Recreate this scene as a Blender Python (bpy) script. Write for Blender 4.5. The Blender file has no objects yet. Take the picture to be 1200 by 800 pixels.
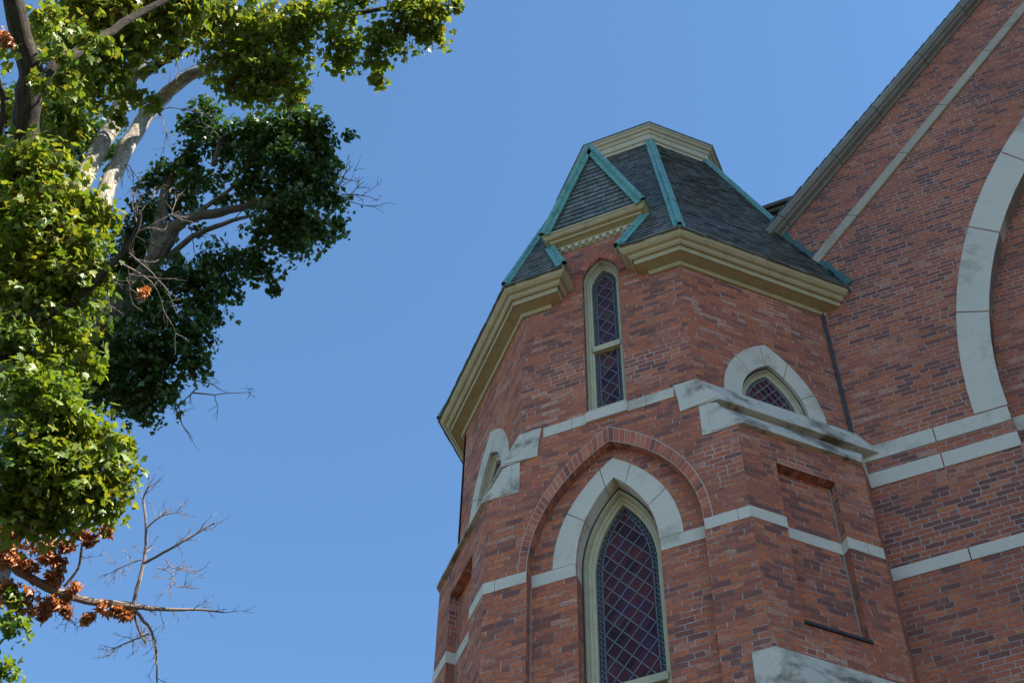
import bpy, bmesh, math, random
import numpy as np
from mathutils import Vector, Matrix
from mathutils.geometry import tessellate_polygon
random.seed(7); rng = np.random.default_rng(11)
R = math.radians
scene = bpy.context.scene
COL = scene.collection

# ------------------------------------------------------------------ camera
EYE = 1.6                                   # height of the photographer's eye
FPX, YAW, PITCH, ROLL = 1852.67, 24.23246, 53.98413, 1.60075
yw, pt, rl = R(YAW), R(PITCH), R(ROLL)
fwd = Vector((-math.sin(yw)*math.cos(pt), math.cos(yw)*math.cos(pt), math.sin(pt)))
r0 = Vector((math.cos(yw), math.sin(yw), 0)); u0 = r0.cross(fwd)
cam_r = math.cos(rl)*r0 + math.sin(rl)*u0
cam_u = -math.sin(rl)*r0 + math.cos(rl)*u0
cam = bpy.data.cameras.new('camera'); camo = bpy.data.objects.new('camera', cam); COL.objects.link(camo)
cam.sensor_width = 36; cam.lens = FPX*36/1200; cam.clip_end = 3000; cam.clip_start = .1
m = Matrix((cam_r, cam_u, -fwd)).transposed().to_4x4(); m.translation = (0, 0, EYE)
camo.matrix_world = m
scene.camera = camo

# ------------------------------------------------------------------ light
SUN_EL, SUN_AZ = 40, 100                      # azimuth from +Y towards +X
world = bpy.data.worlds.new("World"); scene.world = world; world.use_nodes = True
wn = world.node_tree; bg = wn.nodes['Background']
sky = wn.nodes.new('ShaderNodeTexSky'); sky.sky_type = 'NISHITA'; sky.sun_disc = False
sky.sun_elevation = R(SUN_EL); sky.sun_rotation = R(SUN_AZ)
sky.air_density = 1.0; sky.dust_density = 0.3; sky.ozone_density = 1.0; sky.altitude = 200
tint = wn.nodes.new('ShaderNodeMix'); tint.data_type = 'RGBA'; tint.blend_type = 'MULTIPLY'; tint.inputs[0].default_value = 1
tint.inputs[7].default_value = (.725, .965, 1.095, 1); wn.links.new(sky.outputs[0], tint.inputs[6])   # the camera's white balance
wn.links.new(tint.outputs[2], bg.inputs[0]); bg.inputs[1].default_value = 0.08
sun = bpy.data.lights.new('sun', 'SUN'); suno = bpy.data.objects.new('sun', sun); COL.objects.link(suno)
sun.energy = 5.0; sun.angle = R(0.53); sun.color = (1.0, .93, .82)
sd = Vector((math.sin(R(SUN_AZ))*math.cos(R(SUN_EL)), math.cos(R(SUN_AZ))*math.cos(R(SUN_EL)), math.sin(R(SUN_EL))))
suno.rotation_euler = sd.to_track_quat('Z', 'Y').to_euler(); suno.location = (20, 10, 60)
vs = scene.view_settings; vs.view_transform = 'Standard'; vs.look = 'None'; vs.exposure = 1.81; vs.gamma = 1

# ------------------------------------------------------------------ materials
class NT:
    def __init__(s, name):
        s.m = bpy.data.materials.new(name); s.m.use_nodes = True; s.t = s.m.node_tree
        s.b = s.t.nodes['Principled BSDF']; s.b.inputs['Specular IOR Level'].default_value = .25
    def n(s, typ, **k):
        nd = s.t.nodes.new('ShaderNode'+typ)
        for a, v in k.items(): setattr(nd, a, v)
        return nd
    def put(s, sock, v):
        if hasattr(v, 'is_output'): s.t.links.new(v, sock)
        else: sock.default_value = v
    def math(s, op, a, b=0.0, c=None, clamp=False):
        nd = s.n('Math', operation=op, use_clamp=clamp); s.put(nd.inputs[0], a); s.put(nd.inputs[1], b)
        if c is not None: s.put(nd.inputs[2], c)
        return nd.outputs[0]
    def mix(s, f, a, b, blend='MIX'):
        nd = s.n('Mix', data_type='RGBA', blend_type=blend); s.put(nd.inputs[0], f)
        for i, v in ((6, a), (7, b)):
            s.put(nd.inputs[i], (*v, 1) if isinstance(v, tuple) and len(v) == 3 else v)
        return nd.outputs[2]
    def ramp(s, f, stops, interp='LINEAR'):
        nd = s.n('ValToRGB'); cr = nd.color_ramp; cr.interpolation = interp
        while len(cr.elements) < len(stops): cr.elements.new(.5)
        for e, (p, c) in zip(cr.elements, stops):
            e.position = p; e.color = (*c, 1) if isinstance(c, tuple) else (c, c, c, 1)
        s.put(nd.inputs[0], f); return nd.outputs[0]
    def noise(s, scale, detail=4, rough=.55, vec=None, dist=0.0, out=0):
        nd = s.n('TexNoise'); nd.inputs['Scale'].default_value = scale; nd.inputs['Detail'].default_value = detail
        nd.inputs['Roughness'].default_value = rough; nd.inputs['Distortion'].default_value = dist
        s.put(nd.inputs['Vector'], vec if vec is not None else s.obj())
        return nd.outputs[out]
    def obj(s):
        if not hasattr(s, '_o'): s._o = s.n('TexCoord').outputs['Object']
        return s._o
    def uv(s):
        if not hasattr(s, '_u'): s._u = s.n('UVMap', uv_map='UVMap').outputs[0]
        return s._u
    def scalev(s, v, sc):
        nd = s.n('VectorMath', operation='MULTIPLY'); s.put(nd.inputs[0], v); nd.inputs[1].default_value = sc; return nd.outputs[0]
    def bump(s, h, strength=.5, dist=.01):
        nd = s.n('Bump'); nd.inputs['Strength'].default_value = strength; nd.inputs['Distance'].default_value = dist
        s.put(nd.inputs['Height'], h); s.put(s.b.inputs['Normal'], nd.outputs[0])
    def col(s, c): s.put(s.b.inputs['Base Color'], (*c, 1) if isinstance(c, tuple) else c)
    def rough(s, v): s.put(s.b.inputs['Roughness'], v)

def brick_mat(name, mort_lo, mort_hi, mw, dark=0.0, mt_=.50, gain=1.0, bw=.175, bh=.0653):
    t = NT(name); sep = t.n('SeparateXYZ')
    wob = t.noise(22, 2, vec=t.uv(), out=1)
    add = t.n('VectorMath', operation='MULTIPLY_ADD'); t.put(add.inputs[0], wob); add.inputs[1].default_value = (.016, .013, 0); t.put(add.inputs[2], t.uv())
    t.put(sep.inputs[0], add.outputs[0]); u, v = sep.outputs[0], sep.outputs[1]
    vr = t.math('DIVIDE', v, bh); row = t.math('FLOOR', vr); fy = t.math('SUBTRACT', vr, row)
    wr = t.n('TexWhiteNoise', noise_dimensions='1D'); t.put(wr.inputs['W'], row)
    off = t.math('MULTIPLY_ADD', t.math('MODULO', t.math('ABSOLUTE', row), 2.0), .5, t.math('MULTIPLY', wr.outputs[0], .33))
    ur = t.math('ADD', t.math('DIVIDE', u, bw), off); cl = t.math('FLOOR', ur); fx = t.math('SUBTRACT', ur, cl)
    cmb = t.n('CombineXYZ'); t.put(cmb.inputs[0], cl); t.put(cmb.inputs[1], row)
    w1 = t.n('TexWhiteNoise', noise_dimensions='2D'); t.put(w1.inputs[0], cmb.outputs[0])
    # some bricks are split into two headers
    hs = t.math('GREATER_THAN', t.math('FRACT', t.math('MULTIPLY', w1.outputs[0], 37.3)), .86)
    h2 = t.math('GREATER_THAN', fx, .5)
    fx2 = t.math('FRACT', t.math('MULTIPLY', fx, 2.0))
    dxa = t.math('MULTIPLY', t.math('MINIMUM', fx, t.math('SUBTRACT', 1.0, fx)), bw)
    dxb = t.math('MULTIPLY', t.math('MINIMUM', fx2, t.math('SUBTRACT', 1.0, fx2)), bw/2)
    mx = t.n('Mix', data_type='FLOAT'); t.put(mx.inputs[0], hs); t.put(mx.inputs[2], dxa); t.put(mx.inputs[3], dxb); dx = mx.outputs[0]
    dy = t.math('MULTIPLY', t.math('MINIMUM', fy, t.math('SUBTRACT', 1.0, fy)), bh)
    d = t.math('MINIMUM', dx, dy)
    chip = t.math('MULTIPLY_ADD', t.noise(60, 3, vec=t.uv()), .008, -.004)
    d = t.math('ADD', d, chip)
    mask = t.n('MapRange', interpolation_type='SMOOTHSTEP'); t.put(mask.inputs[0], d); mask.inputs[1].default_value = mw*.55; mask.inputs[2].default_value = mw*1.25; br = mask.outputs[0]
    cmb2 = t.n('CombineXYZ'); t.put(cmb2.inputs[0], t.math('MULTIPLY_ADD', t.math('MULTIPLY', hs, h2), .5, cl)); t.put(cmb2.inputs[1], row)
    w = t.n('TexWhiteNoise', noise_dimensions='2D'); t.put(w.inputs[0], cmb2.outputs[0])
    drift = t.noise(.55, 3, vec=t.uv())
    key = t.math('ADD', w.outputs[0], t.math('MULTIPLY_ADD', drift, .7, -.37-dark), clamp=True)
    c = t.ramp(key, [(0, (.17, .060, .046)), (.10, (.25, .078, .050)), (.28, (.40, .106, .055)), (.50, (.475, .126, .059)), (.70, (.54, .134, .047)), (.85, (.60, .175, .064)), (.95, (.53, .21, .13)), (1, (.56, .28, .19))])
    mott = t.noise(34, 5, .75, vec=t.scalev(t.uv(), (.7, 1.2, 1)))
    c = t.mix(t.ramp(mott, [(.40, 0.0), (.60, .85)]), c, t.mix(.70, c, (.13, .048, .042)))
    fine = t.noise(95, 3, .6, vec=t.uv()); c = t.mix(t.ramp(fine, [(.50, 0.0), (.66, .55)]), c, t.mix(.5, c, (.55, .30, .22)))
    # bruises and soot on single bricks, salt bloom in patches
    spots = t.ramp(t.noise(48, 4, .65, vec=t.scalev(t.uv(), (.6, 1, 1))), [(.56, 0.0), (.70, 1.0)])
    c = t.mix(t.math('MULTIPLY', spots, .55), c, (.075, .045, .042))
    bloom = t.math('MULTIPLY', t.ramp(t.noise(.8, 5, .65, vec=t.scalev(t.uv(), (1.0, 1.5, 1))), [(.60, 0.0), (.76, 1.0)]), t.ramp(t.noise(30, 4, vec=t.uv()), [(.4, 0.0), (.7, .65)]))
    c = t.mix(bloom, c, (.52, .44, .42))
    soot = t.ramp(t.noise(.35, 6, .65, vec=t.scalev(t.uv(), (1.6, .7, 1))), [(.45, 0.0), (.75, .55)])
    c = t.mix(soot, c, t.mix(.6, c, (.05, .035, .035)))
    mk_ = t.ramp(t.noise(.9, 6, .72, vec=t.uv()), [(mt_, 0.0), (mt_+.12, 1.0)])
    head = t.math('MULTIPLY', t.math('LESS_THAN', dx, dy), t.ramp(t.noise(7, 2, vec=t.uv()), [(.5, 0.0), (.6, .8)]))
    mc = t.mix(t.math('MAXIMUM', mk_, head), mort_lo, mort_hi)
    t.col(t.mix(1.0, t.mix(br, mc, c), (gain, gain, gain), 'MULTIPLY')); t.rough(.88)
    h = t.math('ADD', br, t.math('MULTIPLY', t.noise(120, 4, .6, vec=t.uv()), .35))
    h = t.math('ADD', h, t.math('MULTIPLY', w.outputs[0], .35))
    t.bump(h, .7, .010); return t.m

def voussoir_mat():
    t = NT('arch_brick'); ri = t.n('NewGeometry').outputs['Random Per Island']
    c = t.ramp(ri, [(0, (.20, .065, .05)), (.3, (.34, .095, .058)), (.65, (.45, .12, .062)), (1, (.55, .18, .09))])
    c = t.mix(t.math('MULTIPLY_ADD', t.noise(26, 5, .7), 1.9, -.62, clamp=True), c, t.mix(.6, c, (.12, .045, .038)))
    t.col(c); t.rough(.88); t.bump(t.noise(90, 4), .5, .008); return t.m

def stone_mat(name, base, lo, stain, streak=(1, 1, 1), amt=.5, sc=1.0, thr=.56):
    t = NT(name)
    p = t.scalev(t.obj(), streak)
    c = t.mix(t.noise(2.2*sc, 6, .6, vec=p, dist=.6), lo, base)
    ri = t.n('NewGeometry').outputs['Random Per Island']
    c = t.mix(t.math('MULTIPLY', ri, .5), c, t.mix(.5, c, lo))
    vein = t.ramp(t.noise(3.2*sc, 5, .6, vec=p, dist=1.8), [(.47, 1.0), (.50, 0.0), (.53, 1.0)])
    c = t.mix(t.math('MULTIPLY', t.math('SUBTRACT', 1.0, vein), .09), c, stain)
    st = t.ramp(t.noise(1.5*sc, 7, .68, vec=p), [(thr, 0.0), (thr+.14, 1.0)])
    c = t.mix(t.math('MULTIPLY', st, amt), c, stain)
    sp = t.ramp(t.noise(55, 3, .6), [(.60, 0.0), (.72, .6)])
    c = t.mix(t.math('MULTIPLY', sp, .5), c, stain)
    t.col(c); t.rough(.85); t.bump(t.noise(40, 6, .7), .35, .01); return t.m

def paint_mat(name, base, worn, dirt):
    t = NT(name)
    c = t.mix(t.noise(3, 5, .6), base, worn)
    c = t.mix(t.math('MULTIPLY', t.ramp(t.noise(7, 6, .7), [(.52, 0.0), (.72, 1.0)]), .55), c, dirt)
    t.col(c); t.rough(t.math('MULTIPLY_ADD', t.noise(8, 3), .25, .45)); t.bump(t.noise(60, 4), .15, .004); return t.m

def plain(name, c, rough=.6, metal=0, spec=.25):
    t = NT(name); t.col(t.mix(t.noise(9, 5, .65), c, tuple(x*.62 for x in c))); t.rough(rough); t.b.inputs['Metallic'].default_value = metal
    t.b.inputs['Specular IOR Level'].default_value = spec; return t.m

def slate_mat(name, hue):
    t = NT(name); ri = t.n('NewGeometry').outputs['Random Per Island']
    c = t.ramp(ri, [(0, (.045, .052, .054)), (.3, (.090, .10, .096)), (.62, (.125, .135, .125)), (.9, (.17, .178, .165)), (.97, (.22, .23, .22)), (1, (.15, .07, .06))])
    c = t.mix(.35, c, hue)
    c = t.mix(t.math('MULTIPLY', t.noise(14, 5, .7), .6), c, (.05, .058, .05))
    li = t.ramp(t.noise(2.5, 6, .7), [(.55, 0.0), (.72, .5)])
    c = t.mix(li, c, (.17, .18, .14))
    t.col(c); t.b.inputs['Specular IOR Level'].default_value = .5
    t.rough(t.math('MULTIPLY_ADD', ri, .25, .36)); t.bump(t.noise(45, 5, .7), .4, .006); return t.m

def copper_mat():
    t = NT('verdigris_copper')
    c = t.mix(t.noise(3.5, 6, .65), (.07, .205, .18), (.15, .33, .285))
    c = t.mix(t.ramp(t.noise(11, 5, .7), [(.48, 0.0), (.66, .8)]), c, (.055, .12, .11))
    c = t.mix(t.ramp(t.noise(30, 4, .6), [(.62, 0.0), (.72, .8)]), c, (.13, .07, .045))
    t.col(c); t.rough(.55); t.bump(t.noise(18, 4), .25, .01); return t.m

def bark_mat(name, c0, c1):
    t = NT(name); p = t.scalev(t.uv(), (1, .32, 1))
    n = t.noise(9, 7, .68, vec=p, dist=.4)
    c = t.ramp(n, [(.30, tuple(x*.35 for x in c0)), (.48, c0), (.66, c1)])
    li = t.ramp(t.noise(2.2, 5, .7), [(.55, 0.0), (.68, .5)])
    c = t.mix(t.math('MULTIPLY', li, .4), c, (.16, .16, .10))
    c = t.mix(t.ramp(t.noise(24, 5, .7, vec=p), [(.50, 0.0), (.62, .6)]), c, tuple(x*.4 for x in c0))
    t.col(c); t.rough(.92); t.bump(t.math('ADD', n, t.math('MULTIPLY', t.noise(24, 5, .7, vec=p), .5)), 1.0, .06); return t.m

def leaf_mat(name, stops, tcol, transl=.42, edge=None):
    t = NT(name); ri = t.n('NewGeometry').outputs['Random Per Island']
    big = t.noise(.9, 3, .6)
    k = t.math('ADD', t.math('MULTIPLY', ri, .55), t.math('MULTIPLY_ADD', big, 1.1, -.33), clamp=True)
    c = t.ramp(k, stops)
    if edge:
        rim = t.n('Attribute', attribute_name='rim').outputs['Fac']
        e = t.math('MULTIPLY', t.ramp(rim, [(.45, 0.0), (.95, 1.0)]), t.ramp(t.math('FRACT', t.math('MULTIPLY', ri, 13.7)), [(.45, 0.0), (.9, .9)]))
        e = t.math('MULTIPLY', e, t.ramp(t.noise(.35, 2), [(.40, .15), (.6, 1.0)]))
        c = t.mix(e, c, edge)
    t.col(c); t.rough(.42); t.b.inputs['Specular IOR Level'].default_value = .42
    tr = t.n('BsdfTranslucent'); t.put(tr.inputs[0], t.mix(1.0, c, tcol, 'MULTIPLY'))
    ms = t.n('MixShader'); ms.inputs[0].default_value = transl
    t.t.links.new(t.b.outputs[0], ms.inputs[1]); t.t.links.new(tr.outputs[0], ms.inputs[2])
    t.t.links.new(ms.outputs[0], t.t.nodes['Material Output'].inputs[0]); return t.m

def glass_mat():
    t = NT('stained_glass'); sep = t.n('SeparateXYZ'); t.put(sep.inputs[0], t.uv()); t.b.inputs['IOR'].default_value = 1.22
    a = t.math('DIVIDE', sep.outputs[0], .15); b = t.math('DIVIDE', sep.outputs[1], .20)
    cm = t.n('CombineXYZ'); t.put(cm.inputs[0], t.math('FLOOR', t.math('ADD', a, b))); t.put(cm.inputs[1], t.math('FLOOR', t.math('SUBTRACT', a, b)))
    w = t.n('TexWhiteNoise', noise_dimensions='2D'); t.put(w.inputs[0], cm.outputs[0])
    c = t.ramp(w.outputs[0], [(0, (.030, .010, .016)), (.35, (.070, .018, .026)), (.7, (.12, .028, .026)), (.88, (.06, .022, .055)), (1, (.10, .045, .030))])
    c = t.mix(t.math('MULTIPLY', t.noise(6, 4), .5), c, (.02, .012, .012))
    t.col(c); t.rough(t.math('MULTIPLY_ADD', w.outputs[0], .12, .12)); t.b.inputs['Specular IOR Level'].default_value = .5
    h = t.math('ADD', t.noise(9, 2), t.math('MULTIPLY', w.outputs[0], .6)); t.bump(h, .25, .01); return t.m

def border_glass_mat():
    t = NT('ornamental_border_glass')
    v = t.n('TexVoronoi'); v.inputs['Scale'].default_value = 28; t.put(v.inputs['Vector'], t.uv())
    c = t.ramp(v.outputs['Color'], [(0, (.012, .022, .05)), (.35, (.02, .05, .07)), (.6, (.035, .015, .02)), (.85, (.06, .05, .015)), (1, (.05, .08, .10))], 'CONSTANT')
    t.col(c); t.rough(.3); t.b.inputs['IOR'].default_value = 1.22; return t.m

M = dict(
    brick=brick_mat('turret_brick', (.215, .125, .098), (.45, .375, .325), .0052),
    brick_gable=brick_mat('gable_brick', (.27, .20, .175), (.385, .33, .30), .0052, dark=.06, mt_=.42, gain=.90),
    brick_dark=voussoir_mat(),
    stone=stone_mat('limestone', (.57, .505, .42), (.46, .405, .335), (.18, .145, .10), amt=.6, thr=.53),
    stone_cap=stone_mat('weathered_limestone', (.55, .49, .41), (.43, .38, .315), (.12, .095, .065), amt=.95, sc=1.6, thr=.49),
    stone_rake=stone_mat('raking_course_stone', (.42, .35, .265), (.30, .25, .19), (.13, .105, .075), amt=.8),
    coping=stone_mat('coping_stone', (.255, .235, .20), (.12, .112, .098), (.36, .335, .29), streak=(1, 1, 1), amt=.45, sc=1.1),
    mortar=plain('mortar', (.52, .46, .40), .95),
    paint=paint_mat('olive_paint', (.335, .262, .14), (.41, .335, .20), (.20, .15, .075)),
    trim=paint_mat('window_paint', (.385, .335, .21), (.45, .395, .265), (.25, .21, .125)),
    attic=paint_mat('attic_cornice_paint', (.39, .34, .235), (.46, .415, .30), (.27, .225, .15)),
    slate=slate_mat('roof_slate', (.115, .135, .142)), slate_g=slate_mat('dormer_slate', (.19, .21, .185)),
    copper=copper_mat(), copper_dark=plain('tarnished_copper', (.055, .125, .115), .6), pointing=plain('pale_pointing', (.36, .31, .265), .95), lead=plain('lead_came', (.20, .21, .23), .5, .2), dark=plain('dark_flashing', (.045, .042, .046), .6),
    wood=plain('dark_gutter_wood', (.10, .075, .055), .8), glass=glass_mat(), bglass=border_glass_mat(),
    bark=bark_mat('shaded_maple_bark', (.036, .029, .022), (.085, .069, .05)), bark_pale=bark_mat('sunlit_pale_bark', (.28, .245, .195), (.44, .40, .33)),  # trunk colour darkened for the crown's shade, limb colour lightened for sun
    bark_grey=bark_mat('grey_bark', (.10, .088, .072), (.19, .17, .145)), twig=plain('dead_twig', (.24, .19, .165), .9),
    leaf=leaf_mat('sunlit_maple_leaf', [(0, (.055, .110, .015)), (.35, (.095, .160, .022)), (.62, (.145, .195, .028)), (.85, (.205, .215, .036)), (1, (.26, .19, .045))], (1.6, 1.45, .5), .42, (.30, .105, .035)),
    leaf2=leaf_mat('deep_green_maple_leaf', [(0, (.022, .054, .013)), (.4, (.036, .076, .016)), (.75, (.052, .094, .019)), (1, (.072, .105, .022))], (1.2, 1.4, .5), .30),
    leafd=leaf_mat('withered_leaf', [(0, (.20, .085, .040)), (.4, (.36, .155, .07)), (.75, (.46, .22, .11)), (1, (.52, .30, .14))], (1.3, .95, .5), .30),
)

# ------------------------------------------------------------------ mesh helpers
CH = Vector((-3.03, 9.0, 0.0))               # the church's base point
class MB:
    def __init__(s): s.v = []; s.f = []; s.uv = []
    def face(s, pts, uv=None):
        i = len(s.v); s.v += [Vector(p) for p in pts]; s.f.append(list(range(i, i+len(pts)))); s.uv.append(uv)
    def quad(s, a, b, c, d, uv=None): s.face((a, b, c, d), uv)
    def box(s, o, ax, ay, az):               # corner + three edge vectors
        o, ax, ay, az = map(Vector, (o, ax, ay, az)); p = [o+i*ax+j*ay+k*az for k in (0, 1) for j in (0, 1) for i in (0, 1)]
        i0 = len(s.v); s.v += p
        for f in ((0, 2, 3, 1), (4, 5, 7, 6), (0, 1, 5, 4), (2, 6, 7, 3), (0, 4, 6, 2), (1, 3, 7, 5)):
            s.f.append([i0+i for i in f]); s.uv.append(None)
    def poly(s, loops):
        pts = [p for l in loops for p in l]; i = len(s.v); s.v += [Vector(p) for p in pts]
        for t in tessellate_polygon([[Vector(p) for p in l] for l in loops]): s.f.append([i+k for k in t]); s.uv.append(None)
    def prism(s, loop, vec):
        vec = Vector(vec); a = [Vector(p) for p in loop]; b = [p+vec for p in a]; n = len(a)
        i0 = len(s.v); s.v += a+b
        def put(f): s.f.append([i0+k for k in f]); s.uv.append(None)
        for t in tessellate_polygon([a]): put(t); put([n+k for k in reversed(t)])
        for k in range(n): put([k, (k+1) % n, n+(k+1) % n, n+k])
    def bar(s, a, b, w, up, h):              # flat bar a->b, width w, raised h along up
        a, b, up = Vector(a), Vector(b), Vector(up).normalized(); d = b-a; sd_ = d.cross(up).normalized()*w
        s.box(a-sd_/2, d, sd_, up*h)
    def tube(s, pts, rad, seg=8, jit=0.0, cap=True):
        pts = [Vector(p) for p in pts]; n = len(pts); L = 0; rings = []; i0 = len(s.v)
        prev = None; Ls = []
        for i, p in enumerate(pts):
            d = (pts[min(i+1, n-1)]-pts[max(i-1, 0)]).normalized()
            if prev is None: x = d.orthogonal().normalized()
            else: x = (prev-d*prev.dot(d)).normalized()
            prev = x; y = d.cross(x); r = rad[i] if hasattr(rad, '__len__') else rad
            if i: L += (p-pts[i-1]).length
            Ls.append(L)
            for k in range(seg):
                a = 2*math.pi*k/seg; rr = r*(1+jit*random.uniform(-1, 1)); s.v.append(p+x*math.cos(a)*rr+y*math.sin(a)*rr)
        per = 2*math.pi*(rad[0] if hasattr(rad, '__len__') else rad)
        for i in range(n-1):
            for k in range(seg):
                k2 = (k+1) % seg
                s.f.append([i0+i*seg+k, i0+i*seg+k2, i0+(i+1)*seg+k2, i0+(i+1)*seg+k])
                ua, ub = per*k/seg, per*(k+1)/seg; s.uv.append([(ua, Ls[i]), (ub, Ls[i]), (ub, Ls[i+1]), (ua, Ls[i+1])])
        if cap: s.f.append([i0+(n-1)*seg+k for k in range(seg)]); s.uv.append(None)
    def build(s, name, mat, parent=None, off=CH, smooth=False, lift=EYE, merge=False):
        sh = Vector((0, 0, lift))-Vector(off)
        me = bpy.data.meshes.new(name); me.from_pydata([v+sh for v in s.v], [], s.f); me.update()
        ul = me.uv_layers.new(name='UVMap')
        for p, uv in zip(me.polygons, s.uv):
            n = p.normal; t = Vector((-n.y, n.x, 0))
            if t.length > .35: t.normalize()
            else: t = None
            for k, li in enumerate(p.loop_indices):
                if uv: ul.data[li].uv = uv[k]
                else:
                    q = s.v[me.loops[li].vertex_index]
                    ul.data[li].uv = (q.dot(t), q.z) if t else (q.x, q.y)
        me.materials.append(mat)
        if smooth: me.polygons.foreach_set('use_smooth', [True]*len(me.polygons))
        o = bpy.data.objects.new(name, me); COL.objects.link(o)
        if parent: o.parent = parent
        return o

def thing(name, label, cat, loc):
    o = bpy.data.objects.new(name, None); COL.objects.link(o); o.location = loc; o['label'] = label; o['category'] = cat; return o

class Pl:                                     # a wall plane: base corner, tangent, outward normal
    def __init__(s, base, t, n): s.b = Vector((*base, 0)); s.t = Vector((*t, 0)); s.n = Vector((*n, 0))
    def at(s, u, z, d=0.0): p = s.b+s.t*u-s.n*d; return Vector((p.x, p.y, z))
    def loop(s, l, d=0.0): return [s.at(u, z, d) for u, z in l]
q = math.sqrt(.5)
AX = -3.03                                    # the turret's axis in the front plane
FR = Pl((AX, 9.0), (1, 0), (0, -1))           # u measured from the axis
SIDES = []
for sg in (1, -1):
    RU = Pl((AX+sg*.893, 9.0), (sg*q, q), (sg*q, -q)); RL = Pl((AX+sg*1.23, 9.0), (sg*q, q), (sg*q, -q)); SIDES.append((sg, RU, RL))
GW = Pl((0, 10.2), (1, 0), (0, -1))
GZ = -EYE                                     # ground, measured from the eye

def arch(cx, hw, z0, rise, zb, inset=0.0, n=14):   # pointed arch from left foot over the apex to right foot
    c = (rise*rise-hw*hw)/(2*hw); Rr = hw+c-inset; h = hw-inset
    top = math.sqrt(max(Rr*Rr-c*c, 1e-6)); a1 = math.atan2(top, c)
    right = [(cx-c+Rr*math.cos(a1*k/n), z0+Rr*math.sin(a1*k/n)) for k in range(n+1)]
    left = [(2*cx-u, z) for u, z in right]
    out = left+right[::-1][1:]
    if zb < z0: out = [(cx-h, zb)]+out+[(cx+h, zb)]
    return out
def jamb(mb, pl, loop, d0, d1, closed=True):
    n = len(loop); L = 0
    for i in range(n if closed else n-1):
        a, b = loop[i], loop[(i+1) % n]; l = math.hypot(b[0]-a[0], b[1]-a[1])
        vert = abs(a[0]-b[0]) < 1e-4
        v0, v1 = (a[1], b[1]) if vert else (L, L+l)
        mb.quad(pl.at(*a, d0), pl.at(*b, d0), pl.at(*b, d1), pl.at(*a, d1), [(d0, v0), (d0, v1), (d1, v1), (d1, v0)])
        L += l
def sweep_arch(mb, pl, mk, prof):             # mk(inset) -> open outline, prof = [(inset, depth)]
    for (i0, d0), (i1, d1) in zip(prof, prof[1:]):
        a, b = mk(i0), mk(i1)
        for k in range(len(a)-1): mb.quad(pl.at(*a[k], d0), pl.at(*a[k+1], d0), pl.at(*b[k+1], d1), pl.at(*b[k], d1))
def ring_blocks(mb, pl, outer, inner, cuts, gap, d0, d1):   # voussoirs between two outlines with equal counts
    n = len(outer)
    def lerp(L, t):
        t = max(0, min(n-1.0001, t)); i = int(t); f = t-i; a, b = L[i], L[i+1]; return (a[0]+(b[0]-a[0])*f, a[1]+(b[1]-a[1])*f)
    for a, b in zip(cuts, cuts[1:]):
        ts = [a+gap]+[i for i in range(math.ceil(a+gap+.01), math.floor(b-gap-.01)+1)]+[b-gap]
        loop = [lerp(outer, t) for t in ts]+[lerp(inner, t) for t in reversed(ts)]
        mb.prism(pl.loop(loop, d0), -pl.n*(d1-d0))
def inside_line(poly, p, d):                  # clip the line p+t*d to a convex polygon
    t0, t1 = -1e9, 1e9; n = len(poly); ar = sum(poly[i][0]*poly[(i+1) % n][1]-poly[(i+1) % n][0]*poly[i][1] for i in range(n))
    sg = 1 if ar > 0 else -1
    for i in range(n):
        a, b = poly[i], poly[(i+1) % n]; ex, ez = b[0]-a[0], b[1]-a[1]
        if abs(ex)+abs(ez) < 1e-9: continue
        nx, nz = -ez*sg, ex*sg; den = nx*d[0]+nz*d[1]; num = nx*(a[0]-p[0])+nz*(a[1]-p[1])
        if abs(den) < 1e-12:
            if num > 0: return None
            continue
        t = num/den
        if den > 0: t0 = max(t0, t)
        else: t1 = min(t1, t)
    return (t0, t1) if t1 > t0+1e-4 else None

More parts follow.
